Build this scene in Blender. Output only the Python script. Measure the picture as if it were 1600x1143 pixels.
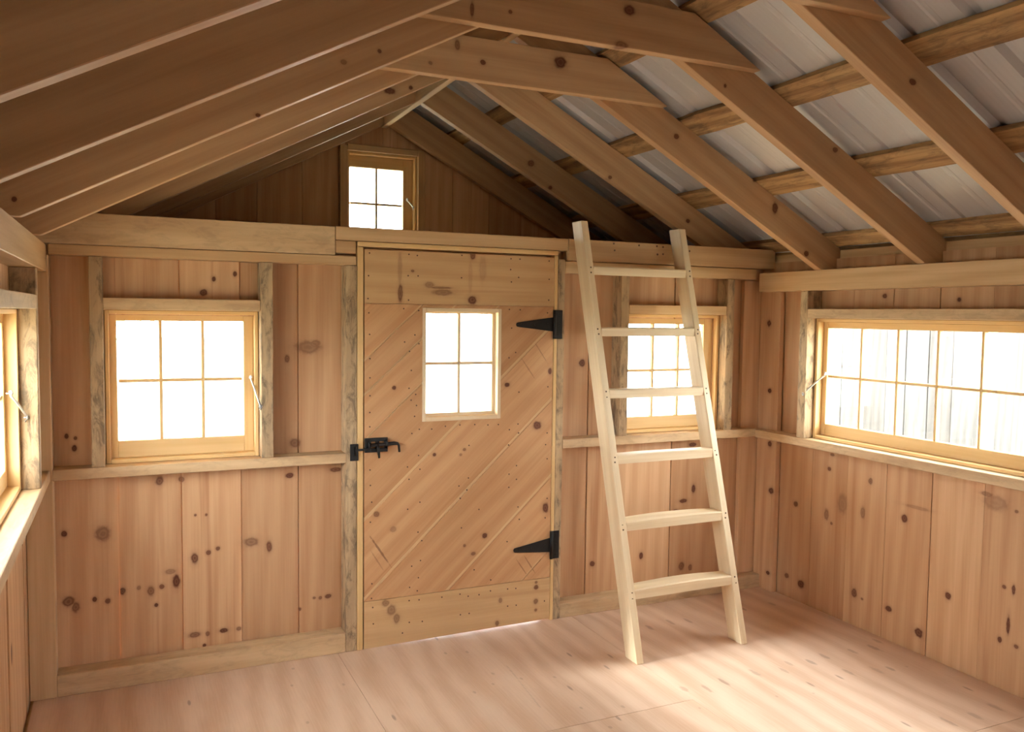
import bpy, bmesh, math, random
from mathutils import Matrix, Vector

random.seed(11)
for o in list(bpy.data.objects):
    bpy.data.objects.remove(o)
S = bpy.context.scene
COL = S.collection

# ------------------------------------------------------------------ camera
F_PX, YAW, PITCH, ROLL = 1312.92, math.radians(24.73), math.radians(-3.48), math.radians(0.70)
CAM = Vector((-1.4887, -3.7277, 1.55))
FW = Vector((math.sin(YAW) * math.cos(PITCH), math.cos(YAW) * math.cos(PITCH), math.sin(PITCH)))
_r = Vector((math.cos(YAW), -math.sin(YAW), 0.0))
_u = _r.cross(FW)
RT = math.cos(ROLL) * _r + math.sin(ROLL) * _u
UP = -math.sin(ROLL) * _r + math.cos(ROLL) * _u
cd = bpy.data.cameras.new('camera')
cd.sensor_width = 36.0
cd.lens = 36.0 * F_PX / 1600.0
cd.clip_start = 0.02
cd.clip_end = 300
cam = bpy.data.objects.new('camera', cd)
COL.objects.link(cam)
m3 = Matrix((RT, UP, -FW)).transposed()
cam.matrix_world = Matrix.Translation(CAM) @ m3.to_4x4()
S.camera = cam

# ------------------------------------------------------------------ daylight
WORLD_STRENGTH = 11.5
w = bpy.data.worlds.new('overcast_sky')
S.world = w
w.use_nodes = True
bg = w.node_tree.nodes['Background']
bg.inputs['Color'].default_value = (0.97, 0.99, 1.0, 1)
bg.inputs['Strength'].default_value = WORLD_STRENGTH
sd = bpy.data.lights.new('sun', 'SUN')      # low hazy sun shining in through the left-hand window
sd.energy = 4.5
sd.angle = math.radians(4.5)
sd.color = (0.93, 0.97, 1.0)
sun = bpy.data.objects.new('sun', sd)
COL.objects.link(sun)
_e, _a = math.radians(24.0), math.radians(-5.0)
sun.rotation_euler = Vector((math.cos(_e) * math.cos(_a), math.cos(_e) * math.sin(_a), -math.sin(_e))).to_track_quat('-Z', 'Y').to_euler()
S.view_settings.view_transform = 'Standard'
S.view_settings.look = 'None'
S.view_settings.exposure = 1.18
S.view_settings.gamma = 1.0
S.view_settings.use_curve_mapping = False
cy = S.cycles
cy.use_denoising = True
cy.use_adaptive_sampling = False
cy.max_bounces = 8
cy.diffuse_bounces = 6
cy.glossy_bounces = 3
cy.transparent_max_bounces = 12
cy.sample_clamp_indirect = 0.0
cy.caustics_reflective = False
cy.caustics_refractive = False


def pix(u, v):
    return FW + RT * ((u - 800) / F_PX) - UP * ((v - 571.5) / F_PX)


def onY(u, v, Y):
    d = pix(u, v)
    return CAM + d * ((Y - CAM.y) / d.y)


def onX(u, v, X):
    d = pix(u, v)
    return CAM + d * ((X - CAM.x) / d.x)


def onZ(u, v, Z):
    d = pix(u, v)
    return CAM + d * ((Z - CAM.z) / d.z)


# ------------------------------------------------------------------ materials
class NT:
    def __init__(self, name):
        self.m = bpy.data.materials.new(name)
        self.m.use_nodes = True
        self.t = self.m.node_tree
        self.b = self.t.nodes['Principled BSDF']

    def n(self, typ, **kw):
        nd = self.t.nodes.new(typ)
        for k, v in kw.items():
            setattr(nd, k, v)
        return nd

    def put(self, sock, v):
        if hasattr(v, 'is_linked'):
            self.t.links.new(v, sock)
        else:
            sock.default_value = v

    def math(self, op, a, b=0.0, clamp=False):
        nd = self.n('ShaderNodeMath', operation=op, use_clamp=clamp)
        self.put(nd.inputs[0], a)
        self.put(nd.inputs[1], b)
        return nd.outputs[0]

    def vmath(self, op, a, b=(0, 0, 0)):
        nd = self.n('ShaderNodeVectorMath', operation=op)
        self.put(nd.inputs[0], a)
        self.put(nd.inputs[1], b)
        return nd.outputs['Value'] if op in ('LENGTH', 'DISTANCE', 'DOT_PRODUCT') else nd.outputs[0]

    def maprange(self, v, a, b, c=0.0, d=1.0, smooth=True):
        nd = self.n('ShaderNodeMapRange', interpolation_type='SMOOTHSTEP' if smooth else 'LINEAR')
        self.put(nd.inputs[0], v)
        for i, x in enumerate((a, b, c, d)):
            nd.inputs[i + 1].default_value = x
        return nd.outputs[0]

    def mix(self, f, a, b, mode='MIX'):
        nd = self.n('ShaderNodeMix', data_type='RGBA', blend_type=mode)
        self.put(nd.inputs[0], f)
        self.put(nd.inputs[6], a)
        self.put(nd.inputs[7], b)
        return nd.outputs[2]

    def noise(self, vec, scale, detail=3.0, rough=0.55, dist=0.0):
        nd = self.n('ShaderNodeTexNoise')
        self.put(nd.inputs['Vector'], vec)
        nd.inputs['Scale'].default_value = scale
        nd.inputs['Detail'].default_value = detail
        nd.inputs['Roughness'].default_value = rough
        nd.inputs['Distortion'].default_value = dist
        return nd.outputs['Fac']


def c4(c):
    return (c[0], c[1], c[2], 1.0)


def wood(name, light, dark, rough=0.6, grain=1.0, grey=0.0, auto_knots=0.3, knots=(), vary=0.16,
         knot_col=(0.13, 0.042, 0.02), bump=0.12, figure=1.0, streaks=(), resin=0.0):
    """Boards carry local X along the grain; knots = (position, radii, blackness) in metres."""
    k = NT(name)
    tc = k.n('ShaderNodeTexCoord').outputs['Object']
    rnd = k.n('ShaderNodeObjectInfo').outputs['Random']
    off = k.n('ShaderNodeCombineXYZ')
    k.put(off.inputs[0], k.math('MULTIPLY', rnd, 53.0))
    k.put(off.inputs[1], k.math('MULTIPLY', rnd, 17.3))
    k.put(off.inputs[2], k.math('MULTIPLY', rnd, 31.7))
    p = k.vmath('ADD', tc, off.outputs[0])
    fine = k.noise(k.vmath('MULTIPLY', p, (2.2, 90, 90)), 1.0, 3, 0.6)
    mid = k.noise(k.vmath('MULTIPLY', p, (0.9, 22, 22)), 1.0, 4, 0.6, 0.6)
    broad = k.noise(k.vmath('MULTIPLY', p, (0.8, 5, 5)), 1.0, 3, 0.5, 0.3)
    rings = k.n('ShaderNodeTexWave', wave_type='BANDS', bands_direction='DIAGONAL')
    k.put(rings.inputs['Vector'], k.vmath('MULTIPLY', p, (0.28, 3.4, 3.4)))
    rings.inputs['Scale'].default_value = 2.2
    rings.inputs['Distortion'].default_value = 5.0
    rings.inputs['Detail'].default_value = 2.0
    rings.inputs['Detail Scale'].default_value = 0.7
    f = k.math('ADD', k.math('MULTIPLY', fine, 0.30), k.math('MULTIPLY', mid, 0.35))
    f = k.math('ADD', f, k.math('MULTIPLY', broad, 0.35))
    f = k.math('ADD', f, k.math('MULTIPLY', k.math('SUBTRACT', rings.outputs['Fac'], 0.5), 0.13 * figure))
    f = k.maprange(f, 0.5 - 0.24 / grain, 0.5 + 0.24 / grain)
    col = k.mix(f, c4(light), c4(dark))
    # each board a little lighter, darker, redder
    r2 = k.math('FRACT', k.math('MULTIPLY', rnd, 7.31))
    tint = k.mix(r2, (1 - vary, 1 - vary * 1.25, 1 - vary * 1.4, 1), (1 + vary * .5, 1 + vary * .6, 1 + vary * .7, 1))
    col = k.mix(1.0, col, tint, 'MULTIPLY')
    if resin > 0:
        rs = k.noise(k.vmath('MULTIPLY', p, (0.45, 17, 17)), 1.0, 4, 0.6, 0.5)
        col = k.mix(k.math('MULTIPLY', k.maprange(rs, 0.56, 0.72), resin), col, (0.33, 0.125, 0.045, 1))
    if grey > 0:
        g1 = k.noise(k.vmath('MULTIPLY', p, (9.0, 26, 26)), 1.0, 6, 0.7, 0.6)
        col = k.mix(k.math('MULTIPLY', k.maprange(g1, 0.44, 0.66), grey), col, (0.06, 0.045, 0.036, 1))
    mask = None
    if auto_knots > 0:
        vo = k.n('ShaderNodeTexVoronoi', voronoi_dimensions='3D', feature='F1')
        k.put(vo.inputs['Vector'], k.vmath('MULTIPLY', p, (2.6, 6.0, 6.0)))
        vo.inputs['Scale'].default_value = 1.0
        sep = k.n('ShaderNodeSeparateColor')
        k.put(sep.inputs[0], vo.outputs['Color'])
        pick = k.math('LESS_THAN', sep.outputs[0], auto_knots)
        mask = k.math('MULTIPLY', k.maprange(vo.outputs['Distance'], 0.13, 0.07), pick)
    wob = k.noise(tc, 60.0, 2, 0.5)
    pos = k.n('ShaderNodeNewGeometry').outputs['Position']
    for (c, r, b) in knots:
        v = k.vmath('MULTIPLY', k.vmath('SUBTRACT', pos, tuple(c)), tuple(1.0 / max(x, 1e-4) for x in r))
        d = k.math('ADD', k.vmath('LENGTH', v), k.math('MULTIPLY', k.math('SUBTRACT', wob, 0.5), 0.5))
        mk = k.math('MULTIPLY', k.math('ADD', k.maprange(d, 1.10, 0.62, 0, .9), k.maprange(d, 2.1, 0.4, 0, .3)), min(1.0, b * 1.2))
        mk = k.math('MULTIPLY', mk, k.math('ADD', 0.90, k.math('MULTIPLY', k.math('SINE', k.math('MULTIPLY', d, 13.0)), 0.09)))
        mask = mk if mask is None else k.math('MAXIMUM', mask, mk)
    for (u0, v0, u1, v1, hw, b) in streaks:
        p0, p1 = onY(u0, v0, 0), onY(u1, v1, 0)
        ax = (p1 - p0)
        hl = ax.length / 2
        ax.normalize()
        ac = Vector((-ax.z, 0, ax.x))
        dv = k.vmath('SUBTRACT', pos, tuple((p0 + p1) / 2))
        cmb = k.n('ShaderNodeCombineXYZ')
        k.put(cmb.inputs[0], k.vmath('DOT_PRODUCT', dv, tuple(ax / hl)))
        k.put(cmb.inputs[1], k.vmath('DOT_PRODUCT', dv, tuple(ac / hw)))
        d = k.math('ADD', k.vmath('LENGTH', cmb.outputs[0]), k.math('MULTIPLY', k.math('SUBTRACT', wob, 0.5), 0.9))
        mk = k.math('MULTIPLY', k.maprange(d, 1.05, 0.5), b)
        mask = mk if mask is None else k.math('MAXIMUM', mask, mk)
    if mask is not None:
        col = k.mix(k.math('MULTIPLY', mask, 0.92, True), col, c4(knot_col))
    k.put(k.b.inputs['Base Color'], col)
    k.b.inputs['Roughness'].default_value = rough
    k.b.inputs['Specular IOR Level'].default_value = 0.3
    bp = k.n('ShaderNodeBump')
    bp.inputs['Strength'].default_value = bump
    bp.inputs['Distance'].default_value = 0.004
    k.put(bp.inputs['Height'], fine)
    k.put(k.b.inputs['Normal'], bp.outputs[0])
    return k.m


def ky(u, v, Y, r1, r2, b=0.8):
    """knot seen at a pixel on a surface facing the room along y; radii in pixels"""
    c = onY(u, v, Y)
    s = (onY(u + 10, v, Y) - c).length / 10
    t = (onY(u, v + 10, Y) - c).length / 10
    return (c, (r1 * s * 1.2, 0.05, r2 * t * 1.2), min(1.0, b * 1.2))


def kx(u, v, X, r1, r2, b=0.8):
    c = onX(u, v, X)
    s = (onX(u + 10, v, X) - c).length / 10
    t = (onX(u, v + 10, X) - c).length / 10
    return (c, (0.05, r1 * s * 1.2, r2 * t * 1.2), min(1.0, b * 1.2))


fk = []
for (a, b_, r1, r2, st) in [(295, 390, 34, 34, .45), (118, 390, 13, 14, .7), (138, 700, 28, 24, .55), (172, 725, 18, 24, .5),
                            (258, 690, 11, 11, .7), (318, 697, 12, 11, .6), (515, 655, 16, 22, .5), (632, 610, 17, 28, 1),
                            (540, 718, 9, 9, .8), (385, 655, 13, 16, .6), (565, 635, 11, 10, .6), (460, 640, 10, 10, .4),
                            (605, 565, 25, 12, .35), (715, 502, 16, 24, .6), (778, 475, 11, 11, .6), (822, 457, 10, 9, .6),
                            (975, 430, 32, 20, .45), (1057, 450, 13, 24, .6), (715, 852, 28, 12, .5), (775, 847, 10, 11, .5),
                            (848, 832, 19, 10, .9), (918, 823, 12, 9, .5), (825, 922, 18, 14, .6), (760, 900, 8, 8, .7),
                            (1325, 675, 14, 10, .6), (1290, 683, 8, 8, .5), (1262, 683, 7, 6, .5), (555, 150, 18, 20, .55),
                            (655, 142, 14, 12, .5), (1150, 125, 18, 12, .7), (718, 305, 6, 6, .6), (768, 303, 6, 6, .6),
                            (1197, 735, 6, 7, .6), (1360, 97, 26, 10, .6), (450, 965, 16, 6, .6)]:
    fk.append(ky(60 + a / 2.93, 700 + b_ / 2.93, .092, r1 / 2.93, r2 / 2.93, st))
for (u, v, r1, r2, st) in [(334, 436, 3, 4, .8), (367, 428, 3, 4, .7), (318, 457, 6, 5, .9), (482, 542, 20, 10, .4), (492, 537, 9, 6, .4),
                           (449, 560, 4, 6, .5), (461, 692, 8, 7, .5), (104, 681, 3, 4, .7), (116, 700, 4, 5, .8), (118, 684, 3, 3, .6),
                           (434, 283, 3, 10, .0), (910, 567, 5, 6, .7), (925, 880, 3.5, 4, .8), (1002, 868, 3, 5, .8), (1067, 782, 6, 3, .8),
                           (1083, 763, 3, 6, .7), (1056, 798, 5, 3, .8), (1064, 884, 4, 6, .5), (1078, 886, 3, 5, .5), (1082, 694, 6, 3, .9)]:
    fk.append(ky(u, v, .092, r1, r2, st))
rk = []
for (a, b_, r1, r2, st) in [(355, 330, 18, 40, .3), (290, 372, 9, 22, .45), (438, 365, 9, 24, .4), (302, 187, 7, 8, .6), (470, 237, 8, 13, .5),
                            (607, 388, 11, 16, .8), (310, 408, 5, 6, .5), (165, 330, 8, 10, .6), (128, 620, 8, 10, .6), (186, 655, 12, 17, .7),
                            (403, 690, 10, 18, .6), (435, 715, 5, 5, .5), (542, 755, 12, 11, .8), (783, 703, 11, 15, .85), (665, 852, 16, 18, .95),
                            (1012, 666, 8, 8, .6), (1050, 678, 7, 20, .7), (1028, 820, 7, 36, .9), (993, 880, 8, 12, .7), (1060, 908, 9, 8, .6),
                            (975, 325, 52, 30, .28), (940, 290, 26, 10, .4), (660, 345, 50, 7, .25), (1062, 360, 8, 7, .5), (314, 130, 8, 6, .5)]:
    rk.append(kx(1180 + a / 2.598, 660 + b_ / 2.598, 1.852, r1 / 2.598, r2 / 2.598, st))
for (u, v, r1, r2) in [(1205, 505, 3, 5), (1206, 610, 3, 4), (1206, 693, 3, 5), (1208, 766, 4, 5), (1203, 894, 3, 3), (1378, 462, 4, 4), (1493, 468, 4, 4),
                       (1178, 434, 3, 3)]:
    rk.append(kx(u, v, 1.83, r1, r2, .8))
dk = []
for (a, b_, r1, r2, st) in [(287, 330, 12, 48, .55), (285, 200, 10, 90, .22), (668, 130, 14, 22, .6), (665, 365, 22, 20, .65), (440, 285, 26, 16, .35),
                            (510, 325, 50, 16, .4), (500, 300, 55, 6, .45), (255, 826, 10, 10, .9), (848, 810, 13, 11, .7), (1073, 738, 9, 15, .7),
                            (1007, 1022, 20, 20, .75), (655, 245, 10, 90, .12), (352, 212, 9, 7, .5), (720, 200, 18, 70, .14), (300, 785, 60, 4, .0)]:
    dk.append(ky(540 + a / 3.361, 360 + b_ / 3.361, 0, r1 / 3.361, r2 / 3.361, st))
for (a, b_, r1, r2, st) in [(466, 101, 9, 9, .85), (624, 74, 9, 8, .5), (605, 101, 7, 7, .4), (162, 413, 15, 14, .5), (250, 492, 16, 14, .3),
                            (730, 526, 13, 13, .7), (1050, 380, 15, 24, .85), (670, 620, 12, 9, .5), (210, 880, 18, 18, .4), (240, 915, 22, 26, .4),
                            (268, 960, 16, 24, .4), (812, 865, 9, 14, .4), (795, 985, 10, 14, .5), (1000, 795, 11, 12, .6), (998, 870, 11, 14, .5),
                            (998, 915, 7, 8, .5), (1000, 770, 7, 7, .5), (625, 578, 7, 8, .5)]:
    dk.append(ky(540 + a / 3.361, 680 + b_ / 3.361, 0, r1 / 3.361, r2 / 3.361, st))
# resin streaks across the diagonal planks: two end pixels, half width in metres, strength
dstreaks = [(575, 833, 611, 885, .006, .7), (578, 858, 600, 892, .004, .4), (812, 555, 838, 595, .004, .45), (834, 532, 856, 568, .004, .45),
            (806, 872, 826, 902, .004, .55), (818, 866, 838, 898, .004, .55)]
bk = []
TY = [-2.3183, -1.7006, -1.0829, -0.4652, 0.1525, 0.7702, 1.3879]
for (u, v, Y, r1, r2, st) in [(984, 16, TY[2] - .045, 8, 8, .8), (971, 70, TY[2] - .045, 10, 6, .5), (738, 14, TY[2] - .045, 3, 12, .6), (798, 18, TY[2] - .045, 3, 3, .6),
                              (876, 97, TY[3] - .045, 9, 9, .85), (755, 97, TY[3] - .045, 4, 4, .9), (715, 70, TY[3] - .045, 4, 8, .5), (1057, 213, TY[3], 4, 4, .8),
                              (673, 98, TY[3] - .045, 3, 3, .4), (1426, 128, TY[1], 5, 5, .95), (1305, 234, TY[2], 4, 4, .6), (1211, 325, TY[3], 4, 9, .85),
                              (1260, 396, TY[3], 3.5, 4, .9), (1179, 280, TY[3], 3, 4, .7), (1133, 134, TY[2], 2, 3, .7), (609, 142, TY[4], 9, 5, .8), (642, 137, TY[4], 3, 3, .9),
                              (403, 180, TY[2], 4, 3, .9), (370, 247, TY[3], 6, 4, .85), (446, 220, TY[3], 6, 3, .85), (593, 80, TY[2], 3, 3, .6), (537, 97, TY[2], 5, 4, .4),
                              (456, 123, TY[1], 6, 4, .3), (830, 255, TY[5], 5, 5, .6), (1075, 345, TY[4], 3, 3, .7), (22, 311, TY[2], 4, 4, .8), (357, 211, TY[2], 5, 4, .4),
                              (472, 166, TY[2], 2, 2, .8), (953, 277, TY[4], 3, 3, .6), (860, 293, TY[5], 3, 3, .7), (1125, 405, TY[3], 3, 3, .5)]:
    bk.append(ky(u, v, Y, r1, r2, st))

PINE_L, PINE_D = (0.68, 0.438, 0.25), (0.54, 0.306, 0.157)
M = {}
M['board'] = wood('pine_board', PINE_L, PINE_D, knots=(), auto_knots=.25, resin=.4)
M['board_front'] = wood('pine_board_front', PINE_L, PINE_D, knots=fk, auto_knots=0, resin=.45)
M['board_right'] = wood('pine_board_right', PINE_L, PINE_D, knots=rk, auto_knots=0, resin=.35)
M['door'] = wood('pine_door_plank', (0.64, 0.39, 0.20), (0.49, 0.256, 0.115), knots=dk, streaks=dstreaks, auto_knots=0, vary=.12, grain=.8, resin=.35)
M['door_batten'] = wood('pine_door_batten', (0.66, 0.45, 0.235), (0.54, 0.33, 0.155), knots=dk[:15] + dk[-10:], auto_knots=0, vary=.05, grain=.8, resin=.3)
M['door_tongue'] = wood('pine_plank_tongue', (0.70, 0.49, 0.27), (0.60, 0.40, 0.21), auto_knots=0, vary=.05)  # paler than the planks: the lit look of the joint edges is in the colour
M['beam'] = wood('hemlock_beam', (0.57, 0.37, 0.205), (0.42, 0.25, 0.13), knots=bk, auto_knots=0, vary=.12)
M['frame'] = wood('hemlock_framing', (0.66, 0.46, 0.255), (0.50, 0.315, 0.155), auto_knots=.12, vary=.12)
M['rough'] = wood('rough_sawn_stud', (0.55, 0.40, 0.235), (0.36, 0.245, 0.14), grey=.65, auto_knots=0, rough=.85, bump=.4, vary=.1)
M['weath'] = wood('stained_girt', (0.66, 0.48, 0.28), (0.52, 0.345, 0.19), grey=.2, auto_knots=.1, vary=.08)
M['sash'] = wood('clear_pine_sash', (0.78, 0.56, 0.28), (0.66, 0.43, 0.18), auto_knots=0, vary=.06, figure=.5)
M['ladder'] = wood('pale_ladder_wood', (0.80, 0.67, 0.46), (0.66, 0.50, 0.31), auto_knots=.08, vary=.06, rough=.55)
M['purlin'] = wood('waney_purlin', (0.55, 0.36, 0.17), (0.26, 0.145, 0.07), grain=1.5, grey=.45, auto_knots=.1, rough=.8, vary=.2)
M['barn'] = wood('weathered_barn_board', (0.11, 0.108, 0.106), (0.055, 0.054, 0.052), auto_knots=.1, grey=.3, rough=.9, vary=.25, knot_col=(.05, .05, .05))


def kz(u, v, r1, r2, b=.7):
    return (onZ(u, v, 0), (r1, r2, .03), b)


flk = []
for (a, b_) in [(40, 213), (125, 190), (200, 185), (185, 470), (280, 468), (350, 440), (482, 403), (600, 392), (620, 362), (713, 357), (768, 333), (885, 312), (975, 297),
                (990, 270), (1045, 385), (870, 400), (985, 390), (1285, 605), (1395, 580), (1480, 545), (430, 135), (550, 115)]:
    flk.append(kz(1000 + a / 2.667, 900 + b_ / 2.667, .011 + random.random() * .006, .030 + random.random() * .02, .5 + random.random() * .35))
for (a, b_) in [(247, 548), (723, 487), (570, 500), (1112, 376)]:
    flk.append(kz(1000 + a / 2.667, 900 + b_ / 2.667, .006, .009, .5))
for (a, b_) in [(155, 224), (365, 290), (150, 295), (910, 322), (988, 288), (988, 245), (1105, 265), (1245, 260), (1355, 388), (1530, 383), (1475, 468), (215, 448), (880, 155), (790, 160)]:
    flk.append(kz(400 + a / 2.667, 960 + b_ / 2.667, .008, .014, .55))
for i in range(12):
    flk.append(kz(794 + 48 * i / 11, 1042 + 60 * i / 11, .004, .022, .35))


def plywood():
    k = NT('plywood')
    tc = k.n('ShaderNodeTexCoord').outputs['Object']
    rnd = k.n('ShaderNodeObjectInfo').outputs['Random']
    off = k.n('ShaderNodeCombineXYZ')
    k.put(off.inputs[0], k.math('MULTIPLY', rnd, 23.0))
    k.put(off.inputs[1], k.math('MULTIPLY', rnd, 11.0))
    p = k.vmath('ADD', tc, off.outputs[0])
    q = k.vmath('MULTIPLY', p, (0.8, 2.2, 1))
    wv = k.n('ShaderNodeTexWave', wave_type='BANDS', bands_direction='Y')
    k.put(wv.inputs['Vector'], q)
    wv.inputs['Scale'].default_value = 1.1
    wv.inputs['Distortion'].default_value = 9.0
    wv.inputs['Detail'].default_value = 3.0
    wv.inputs['Detail Scale'].default_value = 0.9
    fine = k.noise(k.vmath('MULTIPLY', p, (5, 120, 1)), 1.0, 3, 0.6)
    blot = k.noise(k.vmath('MULTIPLY', p, (1.2, 2.5, 1)), 1.6, 4, 0.55)
    f = k.math('ADD', k.math('MULTIPLY', wv.outputs['Fac'], 0.26), k.math('MULTIPLY', fine, 0.40))
    f = k.maprange(k.math('ADD', f, k.math('MULTIPLY', blot, 0.45)), 0.30, 0.86)
    col = k.mix(f, (0.70, 0.51, 0.38, 1), (0.56, 0.36, 0.24, 1))
    # short dark plugs and streaks of the veneer
    vo = k.n('ShaderNodeTexVoronoi', voronoi_dimensions='2D', feature='F1')
    k.put(vo.inputs['Vector'], k.vmath('MULTIPLY', p, (3.0, 12.0, 1)))
    vo.inputs['Scale'].default_value = 1.0
    sep = k.n('ShaderNodeSeparateColor')
    k.put(sep.inputs[0], vo.outputs['Color'])
    mk = k.math('MULTIPLY', k.maprange(vo.outputs['Distance'], 0.10, 0.04), k.math('LESS_THAN', sep.outputs[1], 0.12))
    pos = k.n('ShaderNodeNewGeometry').outputs['Position']
    wob = k.noise(tc, 45.0, 2, 0.5)
    for (c, r, b) in flk:
        v = k.vmath('MULTIPLY', k.vmath('SUBTRACT', pos, tuple(c)), tuple(1.0 / x for x in r))
        d = k.math('ADD', k.vmath('LENGTH', v), k.math('MULTIPLY', k.math('SUBTRACT', wob, 0.5), 0.9))
        mk = k.math('MAXIMUM', mk, k.math('MULTIPLY', k.maprange(d, 1.1, 0.5), b))
    col = k.mix(k.math('MULTIPLY', mk, 0.55), col, (0.16, 0.085, 0.06, 1))
    k.put(k.b.inputs['Base Color'], col)
    k.b.inputs['Roughness'].default_value = 0.42
    k.b.inputs['Specular IOR Level'].default_value = 0.45
    bp = k.n('ShaderNodeBump')
    bp.inputs['Strength'].default_value = 0.06
    bp.inputs['Distance'].default_value = 0.003
    k.put(bp.inputs['Height'], fine)
    k.put(k.b.inputs['Normal'], bp.outputs[0])
    return k.m


def plain(name, col, rough=.5, metal=0.0, noise=0.0, scale=30.0, stretch=(1, 1, 1)):
    k = NT(name)
    tc = k.n('ShaderNodeTexCoord').outputs['Object']
    f = k.noise(k.vmath('MULTIPLY', tc, stretch), scale, 4, .6)
    lo = tuple(x * (1 - noise) for x in col)
    hi = tuple(min(1, x * (1 + noise)) for x in col)
    k.put(k.b.inputs['Base Color'], k.mix(f, c4(lo), c4(hi)))
    k.b.inputs['Roughness'].default_value = rough
    k.b.inputs['Metallic'].default_value = metal
    return k.m


M['ply'] = plywood()
M['steel'] = plain('galvanised_roofing', (0.50, 0.505, 0.535), .42, .25, .10, 1.0, (1.5, 60, 60))
M['black'] = plain('black_iron', (0.012, 0.012, 0.013), .45, .4, .3, 60)
M['zinc'] = plain('zinc_wire', (0.72, 0.74, 0.76), .3, .9, .05)
M['nail'] = plain('nail_head', (0.11, 0.055, 0.03), .6, .2, .2)
M['grass'] = plain('dry_bright_lawn', (0.40, 0.40, 0.33), .95, 0, .35, 3)
M['leaf'] = plain('pale_leaf', (0.20, 0.30, 0.16), .7, 0, .3, 5)
M['bark'] = plain('grey_bark', (0.22, 0.19, 0.16), .9, 0, .4, 20)
M['roofdark'] = plain('barn_roofing', (0.20, 0.20, 0.21), .5, .4, .2, 4)


def glass():
    k = NT('window_glass')
    lw = k.n('ShaderNodeLayerWeight')
    lw.inputs[0].default_value = 0.5
    fr = k.math('ADD', 0.03, k.math('MULTIPLY', k.math('POWER', lw.outputs['Facing'], 5.0), 0.6))
    tr = k.n('ShaderNodeBsdfTransparent')
    tr.inputs[0].default_value = (0.96, 0.98, 0.97, 1)
    gl = k.n('ShaderNodeBsdfGlossy')
    gl.inputs['Roughness'].default_value = 0.02
    mx = k.n('ShaderNodeMixShader')
    k.put(mx.inputs[0], fr)
    k.t.links.new(tr.outputs[0], mx.inputs[1])
    k.t.links.new(gl.outputs[0], mx.inputs[2])
    k.t.links.new(mx.outputs[0], k.t.nodes['Material Output'].inputs[0])
    return k.m


M['glass'] = glass()

# ------------------------------------------------------------------ object helpers
AX = {'x': Matrix(((1, 0, 0), (0, 1, 0), (0, 0, 1))),
      'y': Matrix(((0, -1, 0), (1, 0, 0), (0, 0, 1))),
      'z': Matrix(((0, 0, -1), (0, 1, 0), (1, 0, 0)))}
_cache = {}


WLOC = {}


def _inv(parent):
    v = WLOC[parent.name]
    return Matrix.Translation(-v) if isinstance(v, Vector) else v.inverted()


def link(name, me, mat, parent, world):
    if mat and not me.materials:
        me.materials.append(M[mat])
    o = bpy.data.objects.new(name, me)
    COL.objects.link(o)
    if mat and me.materials[0] != M[mat]:
        o.material_slots[0].link = 'OBJECT'
        o.material_slots[0].material = M[mat]
    if parent is not None:
        o.parent = parent
        o.matrix_basis = _inv(parent) @ world
    else:
        o.matrix_basis = world
    WLOC[o.name] = world.copy()
    return o


def empty(name, loc=(0, 0, 0), parent=None):
    o = bpy.data.objects.new(name, None)
    COL.objects.link(o)
    o.empty_display_size = 0.1
    v = Vector(loc)
    if parent is not None:
        o.parent = parent
        o.matrix_basis = _inv(parent) @ Matrix.Translation(v)
    else:
        o.location = v
    WLOC[o.name] = v
    return o


def tag(o, label=None, cat=None, kind=None, group=None):
    if label:
        o['label'] = label
    if cat:
        o['category'] = cat
    if kind:
        o['kind'] = kind
    if group:
        o['group'] = group
    return o


def box_mesh(L, W, H, bev):
    key = (round(L, 3), round(W, 3), round(H, 3), bev)
    if key in _cache:
        return _cache[key]
    bm = bmesh.new()
    bmesh.ops.create_cube(bm, size=1.0)
    bmesh.ops.scale(bm, vec=(L, W, H), verts=bm.verts)
    if bev > 0:
        bmesh.ops.bevel(bm, geom=list(bm.edges), offset=min(bev, min(L, W, H) * .3), segments=1, affect='EDGES')
    me = bpy.data.meshes.new('lumber')
    bm.to_mesh(me)
    bm.free()
    _cache[key] = me
    return me


def box(name, x, y, z, mat, parent, grain='x', bev=.0025):
    """axis-aligned piece of lumber between world limits, grain along one axis"""
    c = Vector(((x[0] + x[1]) / 2, (y[0] + y[1]) / 2, (z[0] + z[1]) / 2))
    d = {'x': abs(x[1] - x[0]), 'y': abs(y[1] - y[0]), 'z': abs(z[1] - z[0])}
    A = AX[grain]
    dims = []
    for i in range(3):
        col = A.col[i]
        ax = max(range(3), key=lambda j: abs(col[j]))
        dims.append(d['xyz'[ax]])
    # own mesh where materials differ
    key = (mat,) + tuple(round(v, 3) for v in dims) + (bev,)
    if key not in _cache:
        me = box_mesh(dims[0], dims[1], dims[2], bev).copy()
        _cache[key] = me
    return link(name, _cache[key], mat, parent, Matrix.Translation(c) @ A.to_4x4())


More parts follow.
